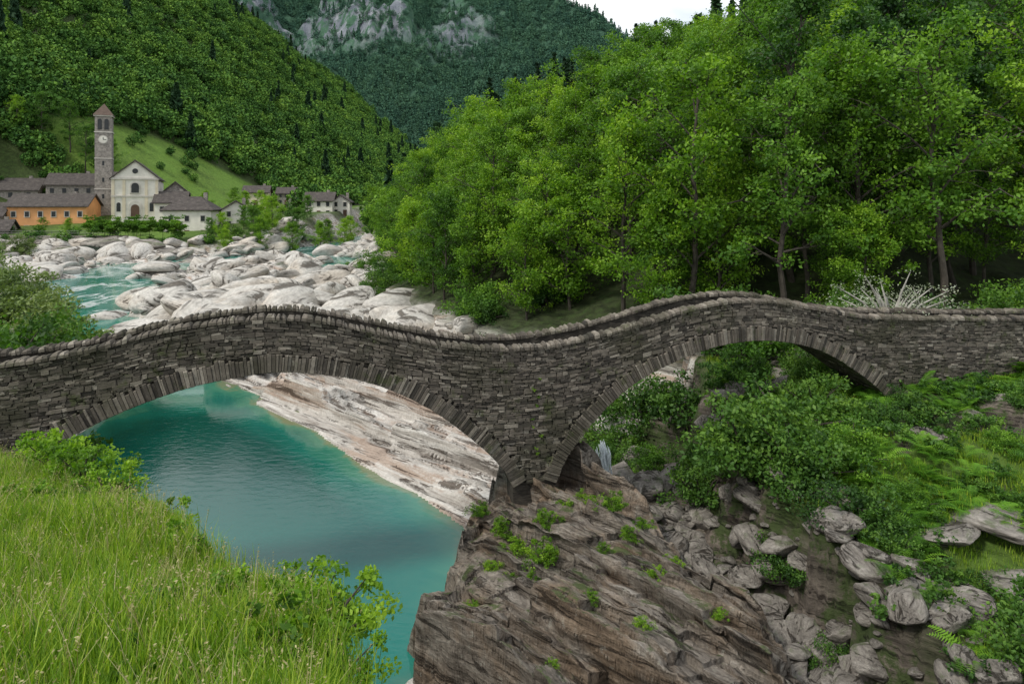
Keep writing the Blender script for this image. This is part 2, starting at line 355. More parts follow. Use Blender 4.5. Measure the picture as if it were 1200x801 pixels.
def make_tree(name,seed,h=15,cr=4.5,base=.25,nl=20,per=62,leaf=.13,clr=.85,mat=None,bark=None,flat=.72,sub=7,lean=.13):
    r=np.random.default_rng(seed);b=MB()
    k=9;zz=np.linspace(0,h*.93,k);wob=np.cumsum(r.normal(0,lean,(k,2)),0)*h/15
    tr=np.column_stack([wob[:,0]-wob[0,0],wob[:,1]-wob[0,1],zz]);tr[0,2]=-.6
    b.add(*tube(tr,np.linspace(h*.013,h*.003,k),7),0)
    cl=[]
    for i in range(nl):
        f=base+(1-base)*(i+r.uniform(0,.8))/nl;f=min(f,.97)
        z0=f*h*.93;p0=np.array([np.interp(z0,zz,tr[:,0]),np.interp(z0,zz,tr[:,1]),z0])
        g=(f-base)/(1-base);prof=(math.sin(math.pi*min(1,.25+.72*g))**.7)*.85+.15
        Lm=cr*prof*r.uniform(.45,1.35);az=i*2.4+r.normal(0,.4);el=r.uniform(.25,.85)+.5*g
        dr=np.array([math.cos(az)*math.cos(el),math.sin(az)*math.cos(el),math.sin(el)])
        q=np.linspace(0,1,5)[:,None];P=p0+dr*Lm*q+np.array([0,0,-.12*Lm])*q**2+r.normal(0,.05,(5,3))*q*Lm*.5
        r0=h*.005*(1.2-.7*g);b.add(*tube(P,np.linspace(r0,r0*.3,5),5),0)
        for j in range(sub):
            u=.2+.8*(j+r.uniform(0,1))/sub;u=min(u,1);pa=np.array([np.interp(u,q[:,0],P[:,m]) for m in range(3)])
            a2=az+r.normal(0,1.1);L2=Lm*.40*r.uniform(.4,1.2)
            pe=pa+np.array([math.cos(a2),math.sin(a2),r.uniform(-.35,.7)])*L2
            b.add(*tube(np.stack([pa,(pa+pe)/2+r.normal(0,.08,3),pe]),[r0*.4,r0*.25,r0*.12],4),0)
            cl.append((pe,.55+.65*r.random()))
            if r.random()<.5: cl.append(((pa+pe)/2+r.normal(0,.3,3),.5+.4*r.random()))
    cl.append((tr[-1],1.0))
    for c,s in cl:
        n=int(per*s*s*r.uniform(.6,1.2))
        if n<5:continue
        d=r.normal(size=(n,3));d/=np.linalg.norm(d,axis=1)[:,None];d*=(r.random(n)**.6)[:,None]*1.1
        C=c+d*np.array([1,1,flat])*clr*s*np.array([r.uniform(.8,1.2),r.uniform(.8,1.2),1])
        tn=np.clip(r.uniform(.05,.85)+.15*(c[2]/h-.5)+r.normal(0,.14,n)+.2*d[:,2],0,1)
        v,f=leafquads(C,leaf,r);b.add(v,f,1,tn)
    return b.obj(name,[bark or M_bark,mat or M_mid],link=False)
def make_bush(name,seed,r0=1.5,h=1.5,n=5000,leaf=.06,mat=None,stems=14,bark=None,ncl=70,cs=.28):
    r=np.random.default_rng(seed);b=MB()
    d=r.normal(size=(ncl,3));d[:,2]=np.abs(d[:,2])*.9;d/=np.linalg.norm(d,axis=1)[:,None]
    ln=r.uniform(.35,1.15,ncl)[:,None];C0=d*ln*np.array([r0,r0,h]);C0[:,2]+=.05
    for i in range(min(stems,ncl)):
        e=C0[i];P=np.stack([[e[0]*.1,e[1]*.1,-.2],e*np.array([.5,.5,.6]),e]);b.add(*tube(P,[.03*r0,.02*r0,.006*r0],4),0)
    for c in C0:
        m=int(n/ncl*r.uniform(.6,1.4));q=r.normal(size=(m,3));q/=np.linalg.norm(q,axis=1)[:,None];q*=(r.random(m)**.5)[:,None]
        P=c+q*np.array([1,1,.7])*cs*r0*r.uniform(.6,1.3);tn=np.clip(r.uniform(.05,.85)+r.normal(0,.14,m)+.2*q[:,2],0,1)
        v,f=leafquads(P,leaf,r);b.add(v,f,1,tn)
    return b.obj(name,[bark or M_bark,mat or M_mid],link=False)
def make_conifer(name,seed,h=16,r0=2.6,mat=None,nb=10,lv=28,leaf=.32):
    r=np.random.default_rng(seed);b=MB();b.add(*tube([[0,0,-.5],[0,0,h*.5],[0,0,h]],[h*.016,h*.01,h*.002],6),0)
    for i in range(lv):
        g=i/(lv-1);z=h*(.12+.87*g);rr=r0*(1-g)**.85*r.uniform(.8,1.15)+.12
        for j in range(nb):
            az=r.uniform(0,6.28);m=max(4,int(13*rr/r0)+3);u=r.random(m)**.7
            lat=r.normal(0,.10,m)*rr
            C=np.column_stack([math.cos(az)*u*rr-math.sin(az)*lat,math.sin(az)*u*rr+math.cos(az)*lat,z-.28*rr*u+r.normal(0,.08,m)])
            v,f=leafquads(C,leaf,r,.9,.42);b.add(v,f,1,np.clip(r.uniform(.2,.8)+.2*(u-.5),0,1))
    return b.obj(name,[M_bark,mat or M_con],link=False)
def make_crown(name,seed,mat,n=330,conif=False):
    r=np.random.default_rng(seed);b=MB()
    if conif:
        g=r.random(n);a=r.uniform(0,6.28,n);rr=.33*(1-g)**.9*r.uniform(.5,1,n)
        C=np.column_stack([np.cos(a)*rr,np.sin(a)*rr,g*1.5-.25]);tn=np.clip(r.uniform(.1,.9,n)*.6+.3*g,0,1);v,f=leafquads(C,.11,r)
        b.add(v,f,0,tn)
    else:
        for k in range(11):
            c=r.normal(0,1,3);c/=np.linalg.norm(c);c*=r.uniform(.1,.42);c[2]=c[2]*.8+.15
            m=n//11;q=r.normal(size=(m,3));q/=np.linalg.norm(q,axis=1)[:,None];q*=r.uniform(.7,1.05,m)[:,None]*r.uniform(.16,.28)
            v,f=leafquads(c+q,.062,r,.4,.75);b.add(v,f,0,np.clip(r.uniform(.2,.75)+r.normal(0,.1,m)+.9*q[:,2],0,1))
    return b.obj(name,[mat],link=False)
def make_tuft(name,seed,n=30,h=.42,mat=None,spread=.16,w=.006,head=0):
    r=np.random.default_rng(seed);b=MB()
    for i in range(n):
        p=np.append(r.normal(0,spread,2),-.03);a=r.uniform(0,6.28);hh=h*r.uniform(.45,1.15);ln=r.uniform(.1,.55)*hh
        d=np.array([math.cos(a),math.sin(a),0]);s=np.array([-d[1],d[0],0])*w*r.uniform(.7,1.3)
        p1=p+d*ln*.3+[0,0,hh*.6];p2=p+d*ln+[0,0,hh]
        V=np.array([p-s,p+s,p1+s*.8,p1-s*.8,p2+s*.12,p2-s*.12]);b.add(V,np.array([[0,1,2,3],[3,2,4,5]]),0,r.uniform(0,1))
        if head:
            for q in range(6):
                c=p2+(p2-p1)*(.1-.09*q)+r.normal(0,.008,3);v,f=leafquads(c[None],.016,r,0,.4);b.add(v,f,0,r.uniform(.4,1))
    return b.obj(name,[mat or M_grass],link=False)
def make_fern(name,seed,L=.8,nf=11,mat=None):
    r=np.random.default_rng(seed);b=MB()
    for i in range(nf):
        a=i*2.4+r.normal(0,.2);l=L*r.uniform(.7,1.1);up=r.uniform(.6,1.0);d=np.array([math.cos(a),math.sin(a)])
        k=16;u=np.linspace(0,1,k);P=np.column_stack([d[0]*u*l,d[1]*u*l,l*(up*u-.75*up*u**2.2)])
        tn=r.uniform(.2,.9);b.add(*tube(P,np.linspace(.008,.002,k),3),0,tn)
        sd_=np.array([-d[1],d[0],0])
        for j in range(1,k):
            w=l*.22*math.sin(math.pi*min(1,.12+.88*u[j]))**.8+.01 if u[j]<1 else .01;fw=np.array([d[0],d[1],0])*w*.35
            for sg in (-1,1):
                e=P[j]+sd_*sg*w+fw*.6+[0,0,-.04*w];tk=np.array([d[0],d[1],.2])*l*.022
                b.add(np.array([P[j]-tk,e-tk*.2,e+tk*.2,P[j]+tk]),np.array([[0,1,2,3]]),0,np.clip(tn+r.normal(0,.1),0,1))
    return b.obj(name,[mat or M_fern],link=False)
def make_rock(name,seed,mat,sub=4,el=(1,1,.7),cut=.93):
    import bmesh
    r=np.random.default_rng(seed);bm=bmesh.new();bmesh.ops.create_icosphere(bm,subdivisions=sub,radius=1)
    me=bpy.data.meshes.new(name);bm.to_mesh(me);bm.free()
    n=len(me.vertices);co=np.empty(n*3,np.float32);me.vertices.foreach_get('co',co);v=co.reshape(-1,3).astype(float)
    for k in range(15):
        d=r.normal(size=3);d/=np.linalg.norm(d);o=r.uniform(.5,.85);ov=np.clip(v@d-o,0,9);v-=ov[:,None]*d*cut
    v+=.05*np.stack([fbm(v[:,1]*2+5,v[:,2]*2,4,seed),fbm(v[:,0]*2,v[:,2]*2+9,4,seed+1),fbm(v[:,0]*2,v[:,1]*2,4,seed+2)],1)
    v*=np.array(el);me.vertices.foreach_set('co',v.astype(np.float32).ravel());me.materials.append(mat)
    me.polygons.foreach_set('use_smooth',np.full(len(me.polygons),True));me.update()
    return bpy.data.objects.new(name,me)
def scatter(name,P,rot,scl,templates,idx):
    n=len(P);me=bpy.data.meshes.new(name);me.vertices.add(n);me.vertices.foreach_set('co',np.asarray(P,np.float32).ravel())
    for nm,ar in (('rot',rot),('scl',scl)):
        a=me.attributes.new(nm,'FLOAT_VECTOR','POINT');a.data.foreach_set('vector',np.asarray(ar,np.float32).ravel())
    a=me.attributes.new('idx','INT','POINT');a.data.foreach_set('value',np.asarray(idx,np.int32))
    ob=bpy.data.objects.new(name,me);COL.objects.link(ob)
    c=bpy.data.collections.new(name+'_parts')
    for i,tp in enumerate(templates): c.objects.link(tp)
    g=bpy.data.node_groups.new(name,'GeometryNodeTree')
    g.interface.new_socket('Geometry',in_out='INPUT',socket_type='NodeSocketGeometry');g.interface.new_socket('Geometry',in_out='OUTPUT',socket_type='NodeSocketGeometry')
    N=g.nodes;i=N.new('NodeGroupInput');o=N.new('NodeGroupOutput');ip=N.new('GeometryNodeInstanceOnPoints');ci=N.new('GeometryNodeCollectionInfo')
    ci.inputs['Collection'].default_value=c;ci.inputs['Separate Children'].default_value=True;ci.inputs['Reset Children'].default_value=True
    def na(nm,ty):
        a=N.new('GeometryNodeInputNamedAttribute');a.data_type=ty;a.inputs['Name'].default_value=nm;return a.outputs['Attribute']
    e=N.new('FunctionNodeEulerToRotation');l=g.links.new
    l(i.outputs[0],ip.inputs['Points']);l(ci.outputs[0],ip.inputs['Instance']);ip.inputs['Pick Instance'].default_value=True
    l(na('idx','INT'),ip.inputs['Instance Index']);l(na('rot','FLOAT_VECTOR'),e.inputs[0]);l(e.outputs[0],ip.inputs['Rotation'])
    l(na('scl','FLOAT_VECTOR'),ip.inputs['Scale']);l(ip.outputs[0],o.inputs[0])
    m=ob.modifiers.new('scatter','NODES');m.node_group=g
    return ob
def hz(x,y): return float(H(np.array([float(x)]),np.array([float(y)]))[0])
def place(name,tmpl,x,y,s=1,rz=None,z=None,sz=None,dz=0):
    ob=bpy.data.objects.new(name,tmpl.data);COL.objects.link(ob)
    ob.location=(x,y,(hz(x,y) if z is None else z)+dz);ob.rotation_euler=(0,0,RNG.uniform(0,6.28) if rz is None else rz)
    ob.scale=(s,s,s if sz is None else sz);return ob
TB=[make_tree('t_b%d'%i,100+i,15,4.2,.2,mat=M_bright) for i in range(4)]
TM=[make_tree('t_m%d'%i,120+i,16,4.4,.24,mat=M_mid) for i in range(3)]
TD=[make_tree('t_d%d'%i,140+i,17.5,3.6,.32,18,46,.16,.95,M_dark,lean=.2) for i in range(2)]
TE=[make_tree('t_e%d'%i,150+i,10.5,3.5,.05,22,64,.125,.8,M_bright if i<2 else M_mid) for i in range(3)]
TC=[make_conifer('t_c%d'%i,160+i) for i in range(2)]
BS=[make_bush('b_m%d'%i,200+i,1.6,1.5,5200,.065,M_shrub) for i in range(2)]
BB=[make_bush('b_b%d'%i,210+i,1.6,1.5,5200,.065,M_mid) for i in range(2)]
BF=[make_bush('b_f%d'%i,220+i,1.1,1.0,3000,.052,M_bright,ncl=60,cs=.22) for i in range(2)]
B_sil=make_bush('b_s',230,2.2,2.0,2600,.045,M_pale,60,M_twig,80,.2)
B_oli=make_bush('b_o',231,2.4,2.4,6500,.09,M_olive)
POLL=make_tree('t_poll',240,4.5,2.2,.62,12,80,.13,.6,M_mid,flat=.5)
ri=lambda n:int(RNG.integers(n))
for gy in np.arange(36,150,4.2):
    for gx in np.arange(-32,75,4.2):
        x=gx+RNG.uniform(-1.7,1.7);y=gy+RNG.uniform(-1.7,1.7)
        d=-float(sd(FP,np.array([x]),np.array([y]))[0])
        if d<1.8 or d>60 or abs(x/y)>.95: continue
        u=x/y
        if y>95 and d>42: continue
        if y<75 and u>.42 and d>20 and RNG.random()<.6: continue
        if y>90 and d<30 and RNG.random()<.25: continue
        z=hz(x,y);r=RNG.random()
        if d<6: tp=TE[ri(3)];s=RNG.uniform(.72,1.05)
        elif d<10: tp=TB[ri(4)] if r<.65 else TM[ri(3)];s=RNG.uniform(.65,.95)
        elif u>.36 and y<80: tp=TD[ri(2)] if r<.38 else (TM[ri(3)] if r<.72 else TB[ri(4)]);s=RNG.uniform(.9,1.35)
        else: tp=TM[ri(3)] if r<.4 else TB[ri(4)];s=RNG.uniform(.8,1.15)
        if y>78 and d>18 and r>.55: tp=TC[ri(2)];s=RNG.uniform(.85,1.3)
        if u>.32 and y<50 and d<6: s*=.72
        place('conifer_tree' if tp in TC else 'broadleaf_tree',tp,x,y,s,z=z,sz=s*RNG.uniform(.92,1.15))
for x,y,s,tp in [(12,45.5,1.2,TB[0]),(8,49,.95,TB[1]),(3,56,.8,TB[2]),(17,42.5,1.0,TM[0]),(-2,62,.75,TB[3]),(26,41,1.1,TM[1]),(34,43,1.2,TB[2]),(22,44,1.15,TB[1])]: place('broadleaf_tree',tp,x,y,s)
for i in range(200):
    x=RNG.uniform(-26,34);y=RNG.uniform(36,125)
    d=-float(sd(FP,np.array([x]),np.array([y]))[0])
    if d<-2.2 or d>6: continue
    place('shrub',(BS+BB)[ri(4)],x,y,RNG.uniform(.8,1.8))
for tp,x,y,s,dz in [(BS[0],8.7,25.4,1.5,0),(BS[1],10.4,26.2,1.45,0),(BS[0],10.0,23.8,1.25,-.1),(BS[1],10.5,21.6,.95,0),(BS[0],11.4,20.2,.6,0),(BB[1],12.0,24.2,.85,-.1),(BS[0],12.2,27.6,1.1,0),(BS[0],7.6,27.4,1.0,.3),
   (BS[1],9.0,34.5,1.6,.1),(BB[1],12.2,35.5,1.7,.1),(BS[0],15.5,37,1.6,0),(BS[0],7.2,37,1.5,.2),(BB[1],6.8,32.2,.7,.2),(BS[0],5.2,36,1.3,.3),(BB[0],10.4,31.5,1.0,0),(BS[1],4.6,33.5,.8,.2),(BS[1],11,39,1.9,.2),(BS[0],14,32.2,.8,0),(BS[1],8.6,29.6,1.0,0),(BS[1],19.5,37.5,1.8,0),(BS[0],3.2,38.5,1.2,.2),(BB[0],1.2,42,1.2,.2),(BS[1],4.5,41,1.5,.2),
   (BS[0],12.6,16.4,.95,-.1),(BB[0],13.6,17.3,.8,-.1),(BS[1],11.6,14.9,.75,0),(BB[1],12.8,15.4,.8,-.1),(BS[0],9.3,19.8,.5,0),(BS[1],8.9,22.3,.7,0),(BS[0],14.6,16.2,.8,0),(BS[1],13.2,19.2,.45,0),
   (BS[0],18,34,1.5,0),(BS[1],23,35,1.7,0),(BS[1],28,36,1.8,0),(BB[0],13.0,21.8,.5,0),(BS[1],15.8,21.9,.55,0),(BB[1],17.6,24.2,.5,0),(BS[0],14.4,26.4,.6,0),(BS[1],16.2,28.0,.5,0),(BS[0],20.4,26.6,.6,0),
   (BB[0],-25.2,35,2.6,0),(BB[1],-28.5,38,2.6,0),(BS[1],-30,42,2.2,0),(BB[1],-31,34,2.9,0),(BS[0],-26,31,1.6,0),(BB[0],-22.5,30,1.5,0)]:
    place('shrub',tp,x,y,s,dz=dz)
for x,y,s in [(-35,54,1.7),(-41,60,2.1),(-47,62,2.2),(-56,78,2.0),(-66,84,2.0),(-74,92,2.2),(-84,104,2.2),(-95,118,2.2),(-104,132,2.0),(-112,140,1.6),(-122,148,1.8),(-100,139,1.3)]: place('willow_shrub',B_oli,x,y,s)
place('silver_shrub',B_sil,18.6,33.5,1.3,z=7.8);place('silver_shrub',B_sil,20.8,34.3,1.0,z=7.5)
for x,y,s,dz in [(-2.3,7.9,.74,.05),(-1.95,7.0,.66,0),(-2.9,8.9,.68,0),(-1.6,6.1,.46,0),(-3.6,9.2,.42,-.1),(-6.5,12.2,.6,-.1),(-8.2,13.9,.75,0),(-9.6,15.3,.9,.1),(-10.9,16.3,.95,.1),(-12.4,17.2,.9,0),(-5.0,10.6,.38,-.1),(-7.4,13.4,.5,0)]:
    place('leafy_bush',BF[ri(2)],x,y,s,dz=dz)
def zr(x,y): return float(zR(np.array([x]),np.array([y]))[0])
for x,y,s in [(.2,22.6,.55),(.9,21.9,.6),(-.2,23.6,.5),(1.4,20.6,.46),(-.6,21.6,.35),(1.2,22.9,.45),(.4,21.2,.4),(2.6,24.4,.45),(4.2,20.2,.32),(3.4,17.8,.28),(-1.2,24.4,.4),(2.2,19,.24),(5.6,18.6,.25),(3.4,23.4,.5),(3.9,22.4,.35),(5.0,21.2,.35),(1.0,17,.2),(-1.2,20,.25),(2.9,21.4,.25),(1.9,24.0,.4),(4.4,23.0,.35)]:
    place('rock_plant',BF[ri(2)],x,y,s,z=zr(x,y)-.05)
# grass
TU=[make_tuft('tuft%d'%i,300+i) for i in range(5)]+[make_tuft('tufts_seed',306,5,.62,M_straw,.2,.003,1)]
def scat_poly(n,poly,x0,x1,y0,y1,marg=-.1,fn=None):
    x=RNG.uniform(x0,x1,n);y=RNG.uniform(y0,y1,n);k=sd(poly,x,y)<marg
    if fn is not None:k&=fn(x,y)
    return x[k],y[k]
def rots(n,s=.12): return np.column_stack([RNG.normal(0,s,n),RNG.normal(0,s,n),RNG.uniform(0,6.28,n)])
x,y=scat_poly(24000,A,-16,0,3.5,19.5,.2,lambda x,y:(x>-.80*y-.5));z=H(x,y)
sc=RNG.uniform(.35,1.0,len(x))*(1+.6*fbm(x*.6,y*.6,3,80))
scatter('meadow_grass',np.column_stack([x,y,z]),rots(len(x),.16),np.column_stack([sc]*3),TU,RNG.integers(0,6,len(x)))
TU2=[make_tuft('tuftb%d'%i,310+i,22,.32,M_grass,.2,.010) for i in range(3)]
x,y=scat_poly(12000,D,9,36,13,37,-.1,lambda x,y:(fbm(x*.35,y*.35,4,61)<.14)&(x<.85*y));z=H(x,y);sc=RNG.uniform(.4,1.2,len(x))
scatter('bank_grass',np.column_stack([x,y,z]),rots(len(x)),np.column_stack([sc]*3),TU2,RNG.integers(0,3,len(x)))
FE=[make_fern('fern%d'%i,320+i) for i in range(3)]
x,y=scat_poly(1100,D,9.5,30,14,31,-.2,lambda x,y:(x<.85*y)&(fbm(x*.3,y*.3,3,63)>-.1));z=H(x,y);sc=RNG.uniform(.5,1.3,len(x))
scatter('fern_patch',np.column_stack([x,y,z+.05]),rots(len(x),.15),np.column_stack([sc]*3),FE,RNG.integers(0,3,len(x)))
HB=[make_bush('herb%d'%i,330+i,.35,.4,420,.035,M_bright,6,None,14,.3) for i in range(2)]
x,y=scat_poly(260,A,-14,-1,5,19,-.1,lambda x,y:sd(A,x,y)>-1.8);z=H(x,y);sc=RNG.uniform(.5,1.2,len(x))
scatter('bank_herbs',np.column_stack([x,y,z]),rots(len(x),0),np.column_stack([sc]*3),HB,RNG.integers(0,2,len(x)))
HD=[make_bush('herbd%d'%i,335+i,.4,.5,420,.045,M_shrub,6,None,14,.3) for i in range(2)]
x,y=scat_poly(420,D,8,30,13,34,.9,lambda x,y:(x<.85*y));z=H(x,y);sc=RNG.uniform(.5,1.6,len(x))
scatter('right_bank_herbs',np.column_stack([x,y,z]),rots(len(x),0),np.column_stack([sc]*3),HD,RNG.integers(0,2,len(x)))
# ---------------------------------------------------------------- boulders
RB=[make_rock('rock_w%d'%i,400+i,M_boul,3,cut=.75) for i in range(5)]
RG=[make_rock('rock_g%d'%i,420+i,M_boulg,4) for i in range(4)]
n=3000;y=54+127*RNG.random(n)**1.2;x=RNG.uniform(-115,8,n)
k=(sd(FP,x,y)>-.5)&(sd(L,x,y)>-1)&(sd(VP,x,y)>-4)&(y<175);x=x[k];y=y[k];z=H(x,y)
k=z>wl(y)-.15-.6*(RNG.random(len(x))<.10);x=x[k];y=y[k];z=z[k];sc=.35+3.6*RNG.random(len(x))**3.4
S=np.column_stack([sc*RNG.uniform(.9,1.8,len(x)),sc*RNG.uniform(.8,1.2,len(x)),sc*RNG.uniform(.6,1.05,len(x))])
scatter('river_boulders',np.column_stack([x,y,z+.05*sc]),rots(len(x),.25),S,RB,RNG.integers(0,5,len(x)))
for x,y,s,q in [(-88,149,4.2,0),(-77,145,4.6,1),(-45,76,2.2,2),(-58,112,3.0,1),(-42,96,2.6,3),(-36,66,3.0,0),(-29,60,3.6,2),(-22,70,3.2,1),(-62,134,3.0,2),(-97,146,3.5,3),(-70,140,2.6,0),(-50,93,1.6,3),(-17,58,2.8,0),(-12,64,2.4,3),(-33,84,3.6,4),(-26,96,3.2,2),(-108,148,3.0,1),(-118,152,2.6,2),(-104,151,2.2,0),(-128,154,2.4,3),(-6,53,1.6,1),(-9.5,57,1.8,2),(-3.5,50,1.3,0)]:
    g_=(y>130 or x>-10);o=place('boulder',RG[q] if g_ else RB[q],x,y,s,dz=.15*s);o.scale=(s*1.35,s,s*.75)
n=1900;x=RNG.uniform(3,14,n);y=RNG.uniform(12.5,31,n);k=(sd(R,x,y)>.1)&(sd(D,x,y)>-1.2-.9*(y<19));x=x[k];y=y[k];z=H(x,y);sc=.08+.66*RNG.random(len(x))**2.8
scatter('gully_stones',np.column_stack([x,y,z+.1*sc]),rots(len(x),.3),np.column_stack([sc*1.3,sc,sc*.9]),RG[:3],RNG.integers(0,3,len(x)))
for x,y,s,q,sz in [(9.4,18.8,.7,0,.7),(10.2,17.0,.6,1,.55),(10.8,15.6,.5,2,.5),(8.8,17.6,.75,3,.7),(14.3,35,1.4,0,1.5),(15.8,33.8,1.2,1,1.1),(17.0,36,1.5,2,1.3),(13.2,33.2,1.0,3,.9),(16.6,31.3,.8,1,.7),(12.2,31.0,.9,2,.8),
    (12.9,20.6,1.3,0,.5),(15.0,20.8,1.7,1,.5),(12.4,18.6,1.0,2,.45),(14.6,18.8,1.4,3,.5),(16.4,19.6,1.2,0,.5),(15.5,25.5,.8,0,.45),(17.8,26.8,.7,1,.5),(19.8,27.4,.6,2,.5),(18.4,23.6,.9,3,.5),(6.0,33.5,1.2,1,1.3),(4.9,31.0,1.0,2,1.3),(3.0,30.6,.9,0,1.3),(7.8,31.5,.9,3,.8),(5.6,28.4,.9,0,.8),(7.6,26.6,.8,1,.9),(8.4,20.6,.8,2,.7)]:
    o=place('boulder',RG[q],x,y,s,sz=sz);o.rotation_euler[0]=RNG.normal(0,.15)
# ---------------------------------------------------------------- bridge
th=math.radians(14);ct,stn=math.cos(th),math.sin(th)
def BP(s,z,w): 
    s=np.asarray(s,float);return np.stack([s*ct-w*stn,25+s*stn+w*ct,z+0*s],-1)
def crom(P,n=24):
    P=np.array(P,float);P=np.vstack([2*P[0]-P[1],P,2*P[-1]-P[-2]]);o=[]
    for i in range(1,len(P)-2):
        t=np.linspace(0,1,n,endpoint=False)[:,None];a,b,c,d=P[i-1:i+3]
        o.append(.5*((2*b)+(-a+c)*t+(2*a-5*b+4*c-d)*t**2+(-a+3*b-3*c+d)*t**3))
    o.append(P[-2][None]);return np.vstack(o)
TOP=crom([(-34,8.6),(-26,8.75),(-20,8.85),(-16.28,9.0),(-13.9,9.32),(-11.46,9.87),(-8.6,10.13),(-6.63,9.93),(-4.62,9.43),(-2.5,8.93),(-.6,8.68),(1.3,8.69),(3.33,8.96),(5.07,9.32),(6.87,9.76),(8.73,10.03),(10.66,10.02),(12.66,9.68),(14.7,9.29),(16.86,9.08),(19.1,8.97),(23.8,8.74),(30,8.6),(38,8.6)])
def ztop(s): return np.interp(s,TOP[:,0],TOP[:,1])
AR=[crom([(-17.6,3.6),(-17.2,4.4),(-16.28,5.4),(-13.9,6.78),(-11.46,7.72),(-9.4,8.12),(-7.75,8.18),(-5.3,7.72),(-3.12,6.66),(-1.3,5.22),(-.35,4.2),(0.05,3.5)],20),
    crom([(1.7,3.5),(2.05,4.3),(2.85,5.3),(4.02,6.42),(5.5,7.32),(7.9,8.14),(10.4,8.36),(12.9,7.88),(14.9,6.8),(16.3,5.7),(17.1,4.8),(17.5,4.0)],20)]
t=NT('slate_masonry');tn=t.attr('tone').outputs['Fac'];v=t.coord()
n1=t.noise(v,5,6,.7);n2=t.noise(v,.5,5,.65);n3=t.noise(t.coord((1,1,3)),14,5,.7)
c=t.ramp(tn,[(0,(.045,.040,.034)),(.35,(.112,.097,.080)),(.7,(.195,.170,.140)),(1,(.35,.315,.265))])
c=t.mix(.7,c,t.ramp(n1,[(.3,.4),(.65,1.0)]),'MULTIPLY')
c=t.mix(t.ramp(n2,[(.48,0.0),(.66,.65)]),c,(.045,.045,.024))
c=t.mix(t.ramp(t.noise(v,1.1,7,.75),[(.57,0.0),(.64,.7)]),c,(.055,.070,.022))
c=t.mix(t.ramp(t.noise(v,2.5,6,.7),[(.6,0.0),(.68,.5)]),c,(.32,.30,.25))
M_stone=t.done(t.bsdf(c,.85,t.bump(n3,.8,.04),.3))
t=NT('bridge_core');v=t.coord();n=t.noise(t.coord((1,1,5)),3,6,.7)
M_core=t.done(t.bsdf(t.ramp(n,[(.3,(.015,.013,.011)),(.7,(.09,.08,.065))]),.95,t.bump(n,1,.08)))
bridge=empty('stone_arch_bridge')
def strip(name,s,lo,hi,w0,w1,mat):
    s=np.asarray(s);n=len(s);V=np.concatenate([BP(s,lo,w0),BP(s,hi,w0),BP(s,hi,w1),BP(s,lo,w1)])
    i=np.arange(n-1);F=[]
    for a,b in ((0,1),(1,2),(2,3),(3,0)): F.append(np.stack([a*n+i,a*n+i+1,b*n+i+1,b*n+i],-1))
    F.append(np.array([[0,n,2*n,3*n],[n-1,2*n-1,3*n-1,4*n-1]]))
    return mesh_np(name,V,np.concatenate(F),[mat],parent=bridge)
W=2.35
S=np.arange(-33,37.01,.08);zb=np.full(len(S),1.5)
for a in AR:
    m=(S>a[0,0])&(S<a[-1,0]);zb[m]=np.interp(S[m],a[:,0],a[:,1])+.1
strip('core_body',S,zb,np.maximum(ztop(S)-.85,zb+.05),.06,W-.06,M_core)
strip('parapet_core_near',S,ztop(S)-1.0,ztop(S)-.14,.05,.36,M_core)
strip('parapet_core_far',S,ztop(S)-1.0,ztop(S)-.14,W-.36,W-.05,M_core)
rr=np.random.default_rng(5)
def hexa(b,C,inset,t):
    f=C[:4];m=f.mean(0);bk=C[4:]
    dirv=(f.mean(0)-bk.mean(0));dirv/=np.linalg.norm(dirv)+1e-9
    inner=f+(m-f)*inset;outer=f-dirv*.03
    V=np.vstack([inner,outer,bk]);F=[[0,1,2,3]]
    for i in range(4):
        j=(i+1)%4;F.append([4+i,4+j,j,i]);F.append([8+i,8+j,4+j,4+i])
    b.add(V,np.array(F),0,t)
def stone_sz(b,s0,s1,za,zb_,w0,w1,t,inset=.08):
    j=lambda:rr.normal(0,.011)
    q=[(s0+j(),za[0]+j()),(s1+j(),za[1]+j()),(s1+j(),zb_[1]+j()),(s0+j(),zb_[0]+j())]
    C=np.array([BP(a,c_,w0) for a,c_ in q]+[BP(a,c_,w1) for a,c_ in q]);hexa(b,C,inset,t)
CURV=np.vstack(AR)
def blocked(s,z,marg):
    for a in AR:
        if a[0,0]-.05<s<a[-1,0]+.05 and z<np.interp(s,a[:,0],a[:,1])+.02: return True
    return np.hypot(CURV[:,0]-s,CURV[:,1]-z).min()<marg
for side,(w0,w1) in enumerate([(-.0,.12),(W,W-.12)]):
    b=MB();tt=0;zf=3.2;q_=1 if side==0 else 1.7
    while tt<1:
        dt=rr.uniform(.008,.019)*q_ if rr.random()<.82 else rr.uniform(.019,.030)*q_
        s=-27+rr.uniform(0,.3)
        while s<31:
            L_=rr.uniform(.10,.46)*(1.2 if dt>.019 else .95);s1=s+L_;sc_=(s+s1)/2
            g=.010
            def zz(s_,q): h=ztop(s_)-.15; return h-(h-zf)*q+.025*math.sin(s_*1.3+q*40)
            za=(zz(s,tt+dt),zz(s1,tt+dt));zt=(zz(s,tt)-g,zz(s1,tt)-g);zc=(za[0]+zt[1])/2
            if zc>3.6 and not blocked(sc_,zc,.57):
                pr=rr.uniform(0,.06);ww=w0-pr if side==0 else w0+pr
                stone_sz(b,s,s1-g,za,zt,ww,w1,np.clip(rr.normal(.45,.27),0,1))
            s=s1
        tt+=dt
    b.obj('masonry_near' if side==0 else 'masonry_far',[M_stone],parent=bridge)
b=MB();bb=MB()
